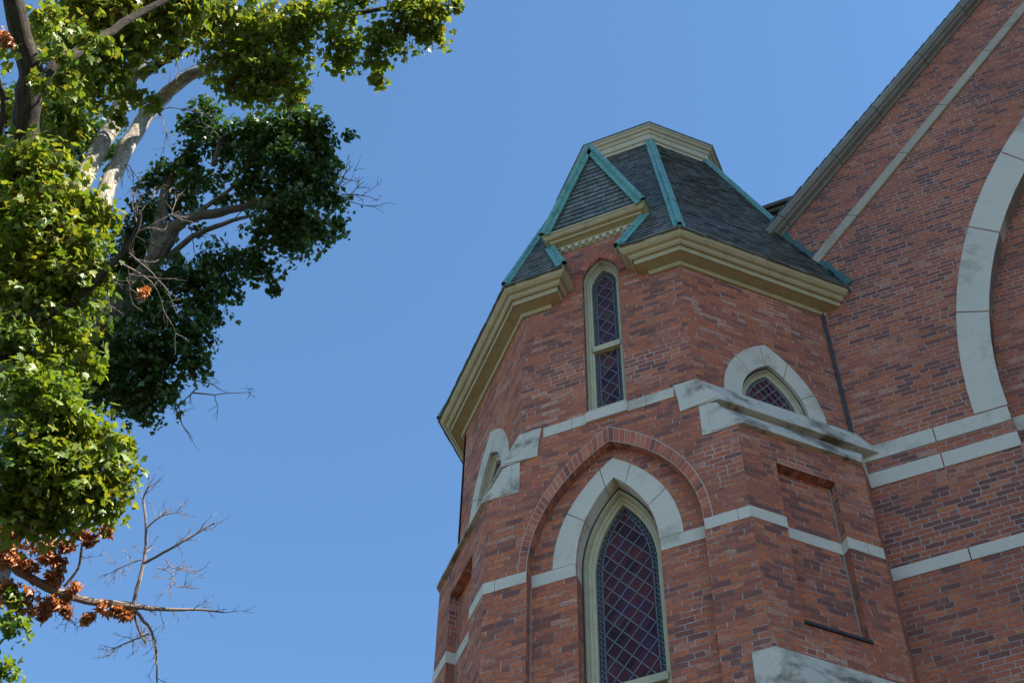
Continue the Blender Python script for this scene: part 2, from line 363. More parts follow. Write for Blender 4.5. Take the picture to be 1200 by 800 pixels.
def window(pl, cx, hw, z0, rise, zb, name, parent, fd, fw, rails=(), pitch=(.15, .20), border=.05, ds=1.0):
    """painted frame (the part) with glass, leading, border and rails as its sub-parts"""
    mk = lambda i: arch(cx, hw, z0, rise, zb, i)
    f = MB()
    sweep_arch(f, pl, mk, [(0, fd+.06), (0, fd), (fw*.28, fd-.012*ds), (fw*.36, fd+.004*ds), (fw*.44, fd+.05*ds), (fw*.62, fd+.056*ds), (fw*.72, fd+.075*ds), (fw, fd+.08*ds), (fw, fd+.14*ds)])
    f.box(pl.at(cx-hw, zb, fd+.13), pl.t*(2*hw), pl.n*.15, (0, 0, .07))
    fr = f.build(name, M['trim'], parent)
    gd = fd+.115*ds; e = MB(); sweep_arch(e, pl, mk, [(-.012, fd+.10), (-.012, fd-.004), (.008, fd-.003), (.008, fd+.05)]); e.build('sealant_bead', M['dark'], fr)
    inner = arch(cx, hw, z0, rise, zb+.05, fw+border); outer = arch(cx, hw, z0, rise, zb+.05, fw)
    g = MB(); g.poly([pl.loop(inner, gd)])
    g.build('glass', M['glass'], fr)
    b = MB()
    for k in range(len(outer)-1): b.quad(pl.at(*outer[k], gd), pl.at(*outer[k+1], gd), pl.at(*inner[k+1], gd), pl.at(*inner[k], gd))
    b.build('glass_border', M['bglass'], fr)
    ld = MB(); W = .009
    def came(a, b_, w=W): ld.bar(pl.at(*a, gd), pl.at(*b_, gd), w, pl.n, .008)
    dx, dz = pitch; L = math.hypot(dx, dz)
    for sg in (1, -1):
        for k in range(-90, 91):
            p = (cx+k*dx, z0); c = inside_line(inner, p, (sg*dx/L, dz/L))
            if c: came((p[0]+sg*dx/L*c[0], p[1]+dz/L*c[0]), (p[0]+sg*dx/L*c[1], p[1]+dz/L*c[1]))
    for k in range(len(inner)-1): came(inner[k], inner[k+1], .010)
    # scroll work of the border
    L = 0; nxt = .02
    for k in range(len(inner)-1):
        a, b_ = inner[k], inner[k+1]; oa, ob = outer[k], outer[k+1]; l = math.hypot(b_[0]-a[0], b_[1]-a[1])
        while nxt < L+l:
            f_ = (nxt-L)/max(l, 1e-6); i_ = (a[0]+(b_[0]-a[0])*f_, a[1]+(b_[1]-a[1])*f_); o_ = (oa[0]+(ob[0]-oa[0])*f_, oa[1]+(ob[1]-oa[1])*f_)
            came(i_, o_, .008); tx, tz = (b_[0]-a[0])/max(l, 1e-6), (b_[1]-a[1])/max(l, 1e-6)
            nx, nz = o_[0]-i_[0], o_[1]-i_[1]; pts = []
            for j in range(7):
                an = math.pi*j/6; s_ = .036*(1-math.cos(an))/1.0*.62; h_ = math.sin(an)*.72
                pts.append((i_[0]+tx*s_+nx*h_, i_[1]+tz*s_+nz*h_))
            for p0, p1 in zip(pts, pts[1:]): came(p0, p1, .007)
            nxt += .062
        L += l
    ld.build('leading', M['lead'], fr)
    for zr in rails:
        r_ = MB(); r_.box(pl.at(cx-hw+fw*.8, zr, gd), pl.t*(2*(hw-fw*.8)), pl.n*.055, (0, 0, .085)); r_.build('sash_rail', M['trim'], fr)
    return fr

church = thing('brick_church', 'red brick Gothic church with an eight-sided slate-roofed turret beside its stone-banded gable wall', 'church', CH)
def part(mb, name, mat, parent=None, **k): return mb.build(name, M[mat], parent or church, **k)

# ------------------------------------------------------------------ ground
t = NT('lawn_and_paving'); g_ = t.noise(.12, 6, .7)
t.col(t.mix(t.ramp(g_, [(.42, 0.0), (.5, 1.0)]), (.035, .050, .020), (.085, .075, .062))); t.rough(.95); t.bump(t.noise(30, 5), .6, .03)
gm = MB(); gm.quad((-900, -900, GZ), (900, -900, GZ), (900, 900, GZ), (-900, 900, GZ))
go = gm.build('ground', t.m, None, off=(0, 0, 0)); go['kind'] = 'structure'

# ------------------------------------------------------------------ turret walls
tw = MB()
rec = arch(0, .815, 10.04, 1.414, 3.0); lan = arch(0, .207, 14.22, .38, 11.945)
outer = [(-1.60, GZ), (1.60, GZ), (1.60, 7.55), (1.23, 8.43), (1.23, 11.13), (.893, 11.95), (.893, 13.95), (.59, 13.95), (.59, 15.06), (-.59, 15.06), (-.59, 13.95), (-.893, 13.95), (-.893, 11.95), (-1.23, 11.13), (-1.23, 8.43), (-1.60, 7.55)]
tw.poly([FR.loop(outer), FR.loop(rec), FR.loop(lan)])
jamb(tw, FR, rec, 0, .095); jamb(tw, FR, lan, 0, .16)
RD = .095                                     # depth of the big recess
win = arch(0, .386, 9.91, 1.25, 5.0)
tw.poly([FR.loop(arch(0, .83, 10.04, 1.43, 2.9), RD), FR.loop(win, RD)])
sw_out = lambda: arch(.864, .40, 11.95, .735, 11.5)
for sg, RU, RL in SIDES:
    tw.poly([RU.loop([(0, 11.0), (1.70, 11.0), (1.70, 13.95), (0, 13.95)]), RU.loop(sw_out())])
    jamb(tw, RU, sw_out(), 0, .10)
    pan = [(.34, 8.82), (.93, 8.82), (.93, 10.76), (.34, 10.76)]
    tw.poly([RL.loop([(0, GZ), (1.276, GZ), (1.276, 11.2), (0, 11.2)]), RL.loop(pan)])
    jamb(tw, RL, pan, 0, .095); tw.poly([RL.loop(pan, .095)])
    a, b = RL.at(1.276, GZ), RL.at(1.276, 11.2); tw.quad(a, Vector((a.x, 10.3, GZ)), Vector((b.x, 10.3, 11.2)), b)
    # lower thickening below the next set-off
    R3 = Pl((AX+sg*1.60, 9.0), (sg*q, q), (sg*q, -q)); tw.quad(R3.at(0, GZ), R3.at(1.0, GZ), R3.at(1.0, 7.6), R3.at(0, 7.6))
    a, b = R3.at(1.0, GZ), R3.at(1.0, 7.6); tw.quad(a, Vector((a.x, 10.3, GZ)), Vector((b.x, 10.3, 7.6)), b)
# rest of the octagon
OC = Vector((AX, 11.147)); AP = 2.147
def octv(a, k): rr = a/math.cos(math.pi/8); an = R(-112.5+45*k); return Vector((OC.x+rr*math.cos(an), OC.y+rr*math.sin(an)))
for k in range(2, 7):
    a, b = octv(AP, k), octv(AP, k+1); tw.quad((a.x, a.y, GZ), (b.x, b.y, GZ), (b.x, b.y, 13.95), (a.x, a.y, 13.95))
turret = part(tw, 'turret_wall', 'brick')

# ---- stone courses of the turret
def band(pl, us, z0, z1, proud, name='stone_band', parent=None, gap=.005, thick=.05, mat='stone'):
    b = MB()
    for a, c in zip(us, us[1:]): b.box(pl.at(a+gap/2, z0, thick), pl.t*(c-a-gap), pl.n*(thick+proud), (0, 0, z1-z0))
    return part(b, name, mat, parent or turret)
band(FR, [-.66, -.36, -.205], 11.80, 11.945, .008); band(FR, [.205, .40, .68], 11.80, 11.945, .008)
band(FR, [-.215, .215], 11.80, 11.94, .03, 'window_sill')
for s_ in (1, -1):
    band(FR, sorted([s_*.818, s_*1.12, s_*1.232]), 9.905, 10.042, .007)
    band(Pl((AX, 9.0+RD), (1, 0), (0, -1)), sorted([s_*.39, s_*.812]), 9.912, 10.062, .006)
band(Pl((AX, 9.0), (1, 0), (0, -1)), [-.05, .05], 11.52, 11.525, -.03)
for sg, RU, RL in SIDES:
    band(RL, [-.006, .338], 9.905, 10.042, .007); band(RL, [.34, .93], 9.905, 10.042, -.089, thick=.12); band(RL, [.932, 1.12, 1.283], 9.905, 10.042, .007)
    for u_ in (.925, .333): j = MB(); j.box(RL.at(u_, 9.905, .095), RL.t*.012, RL.n*.1, (0, 0, .137)); part(j, 'band_return', 'stone', turret)
    ls = MB(); ls.box(RL.at(.335, 8.805, .10), RL.t*.61, RL.n*.118, (0, 0, .032)); part(ls, 'lead_sill', 'dark', turret)
    # weathered set-offs: a section in the front plane carried along the diagonal
    def setoff(sec, L, xe=None):
        w = MB(); lp = [(AX+sg*x, 8.993, z) for x, z in sec]; tv = Vector((sg*q, q, 0)); n = 0
        cuts = [0, .46*L, .80*L, L] if L > 1 else [0, L]
        for a, b in zip(cuts, cuts[1:]):
            pr = [Vector(p)+tv*a for p in lp]
            if b == L and xe:                 # the last block ends square against its return
                qr = [Vector(p)+tv*((AX+sg*xe-p[0])*sg/q) for p in lp]; i0 = len(w.v); w.prism(pr, tv); n_p = len(pr)
                for k in range(n_p): w.v[i0+n_p+k] = qr[k]
            else: w.prism(pr, tv*(b-a-.004))
        return w
    w = setoff([(.893, 11.95), (.912, 11.955), (1.10, 11.595), (1.10, 11.565), (1.00, 11.56), (.80, 11.56)], 1.70); part(w, 'upper_set_off', 'stone_cap', turret)
    w = setoff([(.98, 11.545), (1.05, 11.50), (1.285, 11.165), (1.285, 11.13), (1.10, 11.12), (.9, 11.12), (.9, 11.545)], 1.285, 2.145); part(w, 'lower_set_off', 'stone_cap', turret)
    w = setoff([(1.22, 8.44), (1.26, 8.43), (1.62, 7.62), (1.62, 7.56), (1.1, 7.56)], 1.28, 2.32); part(w, 'base_set_off', 'stone_cap', turret)
    for lp in ([(.68, 11.957), (.905, 11.953), (1.083, 11.60), (1.06, 11.585), (.72, 11.545), (.71, 11.72)],
               [(.985, 11.543), (1.075, 11.51), (1.258, 11.15), (1.20, 11.125), (.985, 11.14)],
               [(1.07, 8.43), (1.235, 8.42), (1.60, 7.62), (1.58, 7.58), (1.06, 7.58)]):
        e = MB(); e.prism([(AX+sg*x, 8.986, z) for x, z in lp], (0, .10, 0)); part(e, 'kneeler_stone', 'stone_cap', turret)
# ---- rowlock arch over the recess: single bricks set on a mortar bed
n_ = 24
ro = arch(0, .905, 10.04, 1.63, 10.0, 0, n_); ri_ = arch(0, .818, 10.04, 1.42, 10.0, 0, n_)
bed = MB(); ring_blocks(bed, FR, ro, ri_, [0, len(ro)-1], 0, -.003, .05); part(bed, 'arch_mortar', 'mortar', turret)
ro2 = arch(0, .896, 10.04, 1.616, 10.0, 0, n_); ri2 = arch(0, .824, 10.04, 1.428, 10.0, 0, n_)
br_ = MB(); cuts = [1+i*(len(ro)-3)/56 for i in range(57)]
ring_blocks(br_, FR, ro2, ri2, cuts, .075, -.008, .05); part(br_, 'brick_arch', 'brick_dark', turret)
# ---- stone arches and the windows
def stone_arch(pl, cx, o, i, d, cuts, depth, name='stone_arch', parent=None, n=14):
    a, b = arch(cx, *o, 0, n), arch(cx, *i, 0, n); s = MB()
    ring_blocks(s, pl, a, b, [c*(len(a)-1) for c in cuts], .055, d, d+depth); return part(s, name, 'stone', parent or turret)
stone_arch(FR, 0, (.608, 10.06, 1.25, 10.06), (.386, 10.06, .975, 10.06), RD-.008, [0, .24, .44, .58, .78, 1], .16)
for s_ in (1, -1): fz = MB(); fz.box(FR.at(s_*.386, 9.912, RD+.16), FR.t*(s_*.08), FR.n*.155, (0, 0, .145)); part(fz, 'springer_stone', 'stone', turret)
jb = MB(); jamb(jb, FR, [(-.386, 5.0), (-.386, 9.91)], RD, RD+.2, False); jamb(jb, FR, [(.386, 5.0), (.386, 9.91)], RD, RD+.2, False); part(jb, 'window_jamb', 'brick', turret)
window(FR, 0, .376, 10.06, .957, 5.0, 'arched_window', church, .225, .085, (8.67,), border=.055)
window(FR, 0, .203, 14.22, .372, 11.945, 'lancet_window', church, .03, .062, (13.05,), pitch=(.165, .21), border=.045)
lr = MB(); a_, b_ = arch(0, .30, 14.22, .50, 14.2), arch(0, .215, 14.22, .392, 14.2)
ring_blocks(lr, FR, a_, b_, [i*(len(a_)-1)/16 for i in range(17)], .07, -.006, .05); part(lr, 'lancet_brick_arch', 'brick_dark', turret)
for sg, RU, RL in SIDES:
    stone_arch(RU, .864, (.55, 11.95, 1.02, 11.5), (.36, 11.95, .675, 11.5), -.008, [0, .30, .47, .62, .80, 1], .12)
    window(RU, .864, .35, 11.95, .66, 11.5, 'small_arched_window', church, .035, .060, border=.03, ds=.45, pitch=(.11, .15))
# pale pointing lines in the inner corners
for s_, d_ in ((-1, RD), (1, RD)):
    pl_ = MB(); pl_.box(FR.at(s_*.815-.009, 3.2, d_), FR.t*.018, FR.n*.008, (0, 0, 6.7)); part(pl_, 'pointing_line', 'pointing', turret)
for sg, RU, RL in SIDES:
    for z0, z1 in ((8.84, 9.90), (10.045, 10.75)): pl_ = MB(); pl_.box(RL.at(.914, z0, .095), RL.t*.014, RL.n*.008, (0, 0, z1-z0)); part(pl_, 'pointing_line', 'pointing', turret)
# sealant seam where the turret meets the gable wall
sm = MB(); sm.box((-.952, 10.16, 11.6), (.03, 0, 0), (0, .05, 0), (0, 0, 2.4)); part(sm, 'joint_seam', 'dark', turret)

# ------------------------------------------------------------------ gable wall
GX = 4.17; gz = lambda x: 15.66+1.2*(min(x, 2*GX-x)+1.18)
gw = MB(); xl, xr = -2.9, 2*GX+2.9
big = arch(8.15-3.815-.0, 3.815, 11.70, 6.15, 3.0, 0, 22); big = [(u, z) for u, z in big]
gw.poly([GW.loop([(xl, GZ), (xr, GZ), (xr, gz(xr)), (GX, gz(GX)), (xl, gz(xl))]), GW.loop(big)])
jamb(gw, GW, big, 0, .16)
bw_in = arch(4.335, 2.7, 11.2, 4.3, 4.0, 0, 18)
gw.poly([GW.loop([(u, z) for u, z in arch(4.335, 3.83, 11.70, 6.17, 2.9, 0, 22)], .16), GW.loop(bw_in, .16)]); jamb(gw, GW, bw_in, .16, .45)
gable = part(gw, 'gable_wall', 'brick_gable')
go_ = arch(4.335, 4.13, 11.70, 6.85, 11.70, 0, 22); gi_ = arch(4.335, 3.815, 11.70, 6.15, 11.70, 0, 22)
ga = MB(); ring_blocks(ga, GW, go_, gi_, [0, 4.2, 8.0, 11.6, 15.5, 19.5, 24.5, 28.5, 32.4, 36, 39.8, 44], .03, -.012, .16)
part(ga, 'gable_stone_arch', 'stone', gable)
for us in ([-.96, -.20, .515], [8.155, 9.0, 9.8, 10.6]): band(GW, us, 11.495, 11.695, .010, parent=gable, thick=.08, gap=.012)
for us in ([-.96, -.198, .517], [8.155, 9.1, 9.9, 10.6]): band(GW, us, 11.128, 11.322, .010, parent=gable, thick=.08, gap=.012)
for us in ([-.96, -.215, .515], [8.155, 9.0, 10.6]): band(GW, us, 9.918, 10.065, .010, parent=gable, thick=.08, gap=.012)
GI = Pl((0, 10.36), (1, 0), (0, -1))
for z0, z1 in ((11.495, 11.695), (11.128, 11.322), (9.918, 10.065)):
    band(GI, [.526, 1.1, 1.63], z0, z1, .008, parent=gable); band(GI, [7.04, 7.6, 8.145], z0, z1, .008, parent=gable)
window(Pl((0, 10.36), (1, 0), (0, -1)), 4.335, 2.69, 11.2, 4.28, 4.0, 'great_window', church, .15, .16, (7.5, 10.2), pitch=(.3, .4), border=.12)
# coping and raking course: blocks laid along the slope
def rake(prof, cuts, name, mat, y0):
    sl = Vector((1, 0, 1.2)).normalized(); nn = Vector((-1.2, 0, 1)).normalized()
    b = MB()
    for mir in (1, -1):
        for a, c in zip(cuts, cuts[1:]):
            lp = [Vector((-1.18, y0, 15.66))+nn*h+Vector((0, y, 0))+sl*(a+.006) for h, y in prof]; v = sl*(c-a-.012)
            if mir == -1: lp = [Vector((2*GX-p.x, p.y, p.z)) for p in lp]; v = Vector((-v.x, v.y, v.z))
            b.prism(lp, v)
    return part(b, name, mat, gable)
LT = (GX+1.18)*math.hypot(1, 1.2)
cc = [-1.9]; 
while cc[-1] < LT-.9: cc.append(cc[-1]+random.uniform(.95, 1.35))
cc.append(LT)
rake([(-.006, .3), (-.006, -.025), (.012, -.045), (.018, -.105), (.036, -.118), (.042, -.15), (.085, -.178), (.118, -.172), (.130, -.10), (.134, .3)], cc, 'gable_coping', 'coping', 10.2)
se = MB(); sl_ = Vector((1, 0, 1.2)).normalized(); nn_ = Vector((-1.2, 0, 1)).normalized()
for k in range(int(LT/.19)+8):
    o_ = Vector((-1.18, 10.04, 15.66))+sl_*(-1.5+k*.19)+nn_*(.136+random.uniform(0, .006)); tl_ = nn_*.012
    if o_.x < GX-.1: se.box(o_, sl_*.186+tl_, Vector((0, .6, 0)), nn_*.014)
part(se, 'verge_slates', 'slate', gable)
rake([(-.745, .05), (-.745, -.022), (-.737, -.03), (-.627, -.03), (-.618, -.022), (-.618, .05)], [c+.3 for c in cc if c+.3 < LT-.85]+[LT-.85], 'raking_course', 'stone_rake', 10.2)
# nave body behind
nv = MB()
for mir in (1, -1):
    f = lambda x: x if mir == 1 else 2*GX-x
    nv.quad((f(-2.6), 10.5, gz(-2.6)+.05), (f(-2.6), 40, gz(-2.6)+.05), (GX, 40, gz(GX)+.05), (GX, 10.5, gz(GX)+.05))
part(nv, 'nave_roof', 'slate')
nb = MB()
for mir in (1, -1):
    f = lambda x: x if mir == 1 else 2*GX-x
    nb.quad((f(-2.55), 10.3, GZ), (f(-2.55), 40, GZ), (f(-2.55), 40, gz(-2.6)), (f(-2.55), 10.3, gz(-2.6)))
nb.poly([[(xl, 40, GZ), (xr, 40, GZ), (xr, 40, gz(xr)), (GX, 40, gz(GX)), (xl, 40, gz(xl))]])
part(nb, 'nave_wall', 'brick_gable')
# two unseen towers, added to shade the church front and the far maple
for nm, (x0, x1, y0, y1, h_) in (('low_shade_tower', (12.0, 19.5, 3.4, 9.95, 32.0)), ('high_shade_tower', (12.0, 19.5, 10.0, 17.5, 57.0))):
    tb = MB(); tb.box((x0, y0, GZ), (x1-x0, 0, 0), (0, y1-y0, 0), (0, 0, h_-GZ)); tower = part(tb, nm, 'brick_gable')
    tp = MB(); tp.box((x0-.15, y0-.15, h_), (x1-x0+.3, 0, 0), (0, y1-y0+.3, 0), (0, 0, .35)); part(tp, 'shade_tower_cap', 'stone', tower)

# ------------------------------------------------------------------ slate roofs
def slates(mb, o, e, up, n, lo, hi, H, ex, sw, lift=.015):
    """courses of single slates on a plane: o origin at eave, e along eave, up the slope; lo(h)..hi(h) bounds"""
    h = -.03; row = 0
    while h < H-.02:
        h1 = min(h+ex, H)
        a0, b0, a1, b1 = lo(max(h, 0)), hi(max(h, 0)), lo(h1), hi(h1)
        a0 = min(a0, a1) if lo(H) > lo(0) else a0
        x = min(a0, a1)-random.uniform(0, sw)
        while x < max(b0, b1):
            w_ = sw*random.uniform(.75, 1.25); x1 = x+w_
            dz = random.uniform(-.006, .006); tl = lift+random.uniform(0, .007); ti = random.uniform(-.003, .003)
            bl, br2 = max(x+.003, a0), min(x1-.003, b0); tl_, tr2 = max(x+.003, a1), min(x1-.003, b1)
            if br2-bl > .01 or tr2-tl_ > .01:
                br2 = max(br2, bl+.002); tr2 = max(tr2, tl_+.002)
                P = lambda u, hh, d: o+e*u+up*hh+n*d
                p0, p1 = P(bl, h+dz, tl+ti), P(br2, h+dz, tl-ti); p2, p3 = P(tr2, h1+.01, .003), P(tl_, h1+.01, .003)
                i0 = len(mb.v); mb.v += [p0, p1, p2, p3, P(bl, h+dz, -.004), P(br2, h+dz, -.004)]
                for fc in ((0, 1, 2, 3), (4, 5, 1, 0), (4, 0, 3), (1, 5, 2)): mb.f.append([i0+k for k in fc]); mb.uv.append(None)
            x = x1
        h = h1; row += 1
EA, EZ, TA, TZ = 2.147+.275, 14.23, 1.017, 18.82      # eave and top: apothem, height
def facet(mb, k, bounds=None, ex=.105, sw=.135):
    a, b = octv(EA, k), octv(EA, k+1); c, d = octv(TA, k), octv(TA, k+1)
    e = Vector((b.x-a.x, b.y-a.y, 0)); W = e.length; e.normalize(); mid = Vector(((a.x+b.x)/2, (a.y+b.y)/2, EZ)); mt = Vector(((c.x+d.x)/2, (c.y+d.y)/2, TZ))
    up = mt-mid; H = up.length; up.normalize(); n = e.cross(up).normalized()
    if n.z < 0: n = -n
    WT = (d-c).length
    if bounds is None: slates(mb, mid, e, up, n, lambda h: -W/2+(W-WT)/2*h/H, lambda h: W/2-(W-WT)/2*h/H, H, ex, sw); mb.quad(*[Vector((p.x, p.y, z))-n*.006 for p, z in ((a, EZ), (b, EZ), (d, TZ), (c, TZ))])
    else: bounds(mb, mid, e, up, n, W, WT, H)
    return mid, e, up, n, W, WT, H
rs = MB()
sl_rise = (TZ-EZ)/math.hypot(TZ-EZ, EA-TA)
DZ0, DZ1 = 15.17, 16.78                                # dormer eave and apex
def front_bounds(mb, mid, e, up, n, W, WT, H):
    h0, h1 = (DZ0-EZ)/sl_rise, (DZ1-EZ)/sl_rise
    def inner(h): return .33+.26*h/h0 if h < h0 else max(0.0, .59*(1-(h-h0)/(h1-h0)))
    edge = lambda h: W/2-(W-WT)/2*h/H
    slates(mb, mid, e, up, n, inner, edge, H, .105, .135); slates(mb, mid, e, up, n, lambda h: -edge(h), lambda h: -inner(h), H, .105, .135)
    P = lambda u, h: mid+e*u+up*h-n*.006
    for s_ in (1, -1): mb.face([P(s_*u, h) for u, h in ((.33, 0), (edge(0), 0), (edge(H), H), (0, H), (0, h1), (.59, h0))])
for k in range(8):
    info = facet(rs, k, front_bounds if k == 0 else None)
    if k == 0: finfo = info
roof = part(rs, 'turret_roof', 'slate')
# copper hips
def oct3(a, z, k): v = octv(a, k); return Vector((v.x, v.y, z))
def hip(a, b, na, nb, w=.060, rad=.027, parent=None):
    h = MB(); d = (b-a).normalized()
    for n in (na, nb):
        s_ = d.cross(n).normalized()
        if s_.dot((na-nb) if n is na else (nb-na)) < 0: s_ = -s_
        L = (b-a).length; nseg = max(1, round(L/1.3))
        for k in range(nseg): h.box(a+d*(L*k/nseg)+n*.012, d*(L/nseg-.008), s_*w, n*(.014+.004*(k % 2)))
    c = (na+nb).normalized()*.026; L = (b-a).length; nseg = max(1, round(L/1.3))
    for k in range(nseg): h.tube([a+d*(L*k/nseg)+c, a+d*(L*(k+1)/nseg)+c], [rad*1.06, rad*.97], 10)
    return part(h, 'copper_hip', 'copper', parent or roof)
def fnorm(k):
    an = R(-90+45*k); sl = math.atan2(TZ-EZ, EA-TA); return Vector((math.cos(an)*math.sin(sl), math.sin(an)*math.sin(sl), math.cos(sl)))
for k in (0, 1, 2, 3, 6, 7, 5):
    h0_ = oct3(EA-.01, EZ+.02, k); h0_ = h0_.lerp(oct3(TA, TZ+.02, k), .20) if k == 2 else h0_
    hip(h0_, oct3(TA, TZ+.02, k), fnorm(k-1), fnorm(k))
# attic cornice at the truncated top: moulded ring plus flat deck
def ring_profile(mb, prof):
    for (a0, z0), (a1, z1) in zip(prof, prof[1:]):
        for k in range(8): mb.quad(oct3(a0, z0, k), oct3(a0, z0, k+1), oct3(a1, z1, k+1), oct3(a1, z1, k))
ac = MB(); ring_profile(ac, [(.98, 18.72), (1.03, 18.72), (1.032, 18.86), (1.055, 18.87), (1.055, 18.875), (1.06, 18.98), (1.075, 18.985), (1.09, 19.03), (1.115, 19.04), (1.13, 19.075), (1.145, 19.08), (1.145, 19.12)])
attic = part(ac, 'attic_cornice', 'attic')
dk = MB(); ring_profile(dk, [(1.14, 19.118), (1.155, 19.115), (1.16, 19.135), (1.12, 19.15)]); dk.face([oct3(1.12, 19.15, k) for k in range(8)]); part(dk, 'roof_deck_edge', 'lead', attic)
# main cornices with returned ends
def cornice(path, prof, name, mat='paint', parent=None):
    path = [Vector(p) for p in path]; n = len(path); out = []
    for i, p in enumerate(path):
        ds = []
        if i: ds.append((path[i]-path[i-1]).normalized())
        if i < n-1: ds.append((path[i+1]-path[i]).normalized())
        ns = [Vector((d.y, -d.x)) for d in ds]; m_ = sum(ns, Vector((0, 0)))
        m_ = m_/m_.length; out.append(m_/m_.dot(ns[0]))
    b = MB()
    for (p0, z0), (p1, z1) in zip(prof, prof[1:]):
        for i in range(n-1):
            b.quad((*(path[i]+out[i]*p0), z0), (*(path[i+1]+out[i+1]*p0), z0), (*(path[i+1]+out[i+1]*p1), z1), (*(path[i]+out[i]*p1), z1))
    return part(b, name, mat, parent)
CP = [(-.02, 13.925), (.022, 13.925), (.036, 13.945), (.036, 13.975), (.022, 13.99), (.135, 14.005), (.15, 14.0), (.152, 14.075), (.165, 14.085), (.175, 14.075), (.195, 14.095), (.205, 14.125), (.235, 14.135), (.262, 14.165), (.275, 14.205), (.285, 14.21), (.285, 14.245), (.05, 14.26), (-.02, 14.26)]
v = lambda k: octv(AP, k)
cornice([(AX+.59, 9.28), (AX+.59, 9.0), v(1), v(2), (v(2).x, v(2).y+.2)], CP, 'eave_cornice')
cornice([v(6), v(7), v(0), (AX-.59, 9.0), (AX-.59, 9.28)], CP, 'eave_cornice')
for pts in ([v(2), v(3), v(4), v(5), v(6)],): cornice(pts, CP, 'eave_cornice')
# dormer
DY = 8.875
dm = MB(); dm.box((AX-.585, 9.0, 15.05), (1.17, 0, 0), (0, .6, 0), (0, 0, .12)); dormer = part(dm, 'dormer', 'brick')
DP = [(-.02, 15.02), (.02, 15.02), (.02, 15.06), (.05, 15.07), (.05, 15.075), (.085, 15.08), (.09, 15.115), (.12, 15.12), (.135, 15.135), (.15, 15.165), (.16, 15.17), (.16, 15.20), (-.05, 15.215)]
cornice([(AX-.46, 9.4), (AX-.46, 9.0), (AX+.46, 9.0), (AX+.46, 9.4)], DP, 'dormer_cornice', 'paint', dormer)
for k in range(11): dn = MB(); x = AX-.415+k*.083; dn.box((x-.021, 8.965, 14.945), (.042, 0, 0), (0, .04, 0), (0, 0, .075)); part(dn, 'dentil', 'attic', dormer)
dbd = MB(); dbd.box((AX-.46, 8.99, 14.93), (.92, 0, 0), (0, .02, 0), (0, 0, .1)); part(dbd, 'dentil_band', 'paint', dormer)
dg = MB(); g0 = 15.21; half = .57
lo = lambda h: -half*(1-h/(DZ1-g0)); hi = lambda h: half*(1-h/(DZ1-g0))
slates(dg, Vector((AX, DY, g0)), Vector((1, 0, 0)), Vector((0, .0, 1)), Vector((0, -1, 0)), lo, hi, DZ1-g0, .088, .125, .016)
dg.face([(AX-half, DY+.004, g0-.02), (AX+half, DY+.004, g0-.02), (AX, DY+.004, DZ1)]); part(dg, 'slate_gable', 'slate_g', dormer)
ds_ = MB(); yb = 10.147-1.0
ridge_back = OC.y-(EA-(DZ1-EZ)/(TZ-EZ)*(EA-TA)); 
for s_ in (1, -1):
    yl = OC.y-(EA-(DZ0-EZ)/(TZ-EZ)*(EA-TA))
    ds_.face([(AX+s_*(half+.02), DY-.03, g0-.01), (AX, DY-.03, DZ1+.02), (AX, ridge_back, DZ1+.02), (AX+s_*(half+.02), yl+.05, g0-.01)])
part(ds_, 'dormer_roof', 'slate', dormer)
for s_ in (1, -1):
    h = MB(); a = Vector((AX+s_*(half+.015), DY-.03, g0-.03)); b = Vector((AX, DY-.03, DZ1+.03)); d = (b-a).normalized(); nrm = Vector((0, -1, 0)); sd2 = d.cross(nrm)
    if sd2.x*s_ > 0: sd2 = -sd2
    L = (b-a).length
    h.box(a-sd2*.015, d*L, sd2*.085, nrm*.02)
    h.tube([a-sd2*.02+nrm*.012, b-sd2*.02+nrm*.012], .038, 10)
    h.box(a-sd2*.06+Vector((0, .0, 0)), d*L, sd2*.05, Vector((0, .35, 0)))
    part(h, 'copper_rake', 'copper', dormer)
    # short hip between the eave return and the dormer cheek
    e0 = Vector((AX+s_*.315, 9.0-.285, EZ+.0)); e1 = Vector((AX+s_*.565, 9.0+.0, DZ0-.03)); na = fnorm(0); nb2 = Vector((-s_*abs(fnorm(0).y), 0, fnorm(0).z))
    hip(e0, e1, na, nb2, .075, .03, roof)
    hr = MB(); hr.face([e0, e1, Vector((AX+s_*.59, 9.05, EZ)), Vector((AX+s_*.315, 9.05, EZ))]); part(hr, 'return_slates', 'slate', roof)
# stepped copper flashing where the roof meets the gable wall
fl = MB(); pts = []
for k in range(12):
    f = k/11; x = -.61-.61*f; z = 14.36+1.33*f; pts.append((x, z))
for k, ((x0, z0), (x1, z1)) in enumerate(zip(pts, pts[1:])):
    j = random.uniform(-.02, .02)
    fl.prism([(x0-.05, 10.185, z0-.05), (x0+.07+j, 10.178, z0+.005), (x0+.055+j, 10.178, z0+.10+j), (x1+.05, 10.180, z1+.06), (x1-.05, 10.185, z1)], (0, .02, 0))
    y_ = 10.10+random.uniform(-.03, .03); fl.quad((x0-.05, 10.19, z0-.02), (x1-.05, 10.19, z1-.02), (x1-.03, y_, z1-.02+random.uniform(-.02, .03)), (x0-.03, y_, z0-.02+random.uniform(-.02, .03)))
part(fl, 'copper_flashing', 'copper_dark', roof)
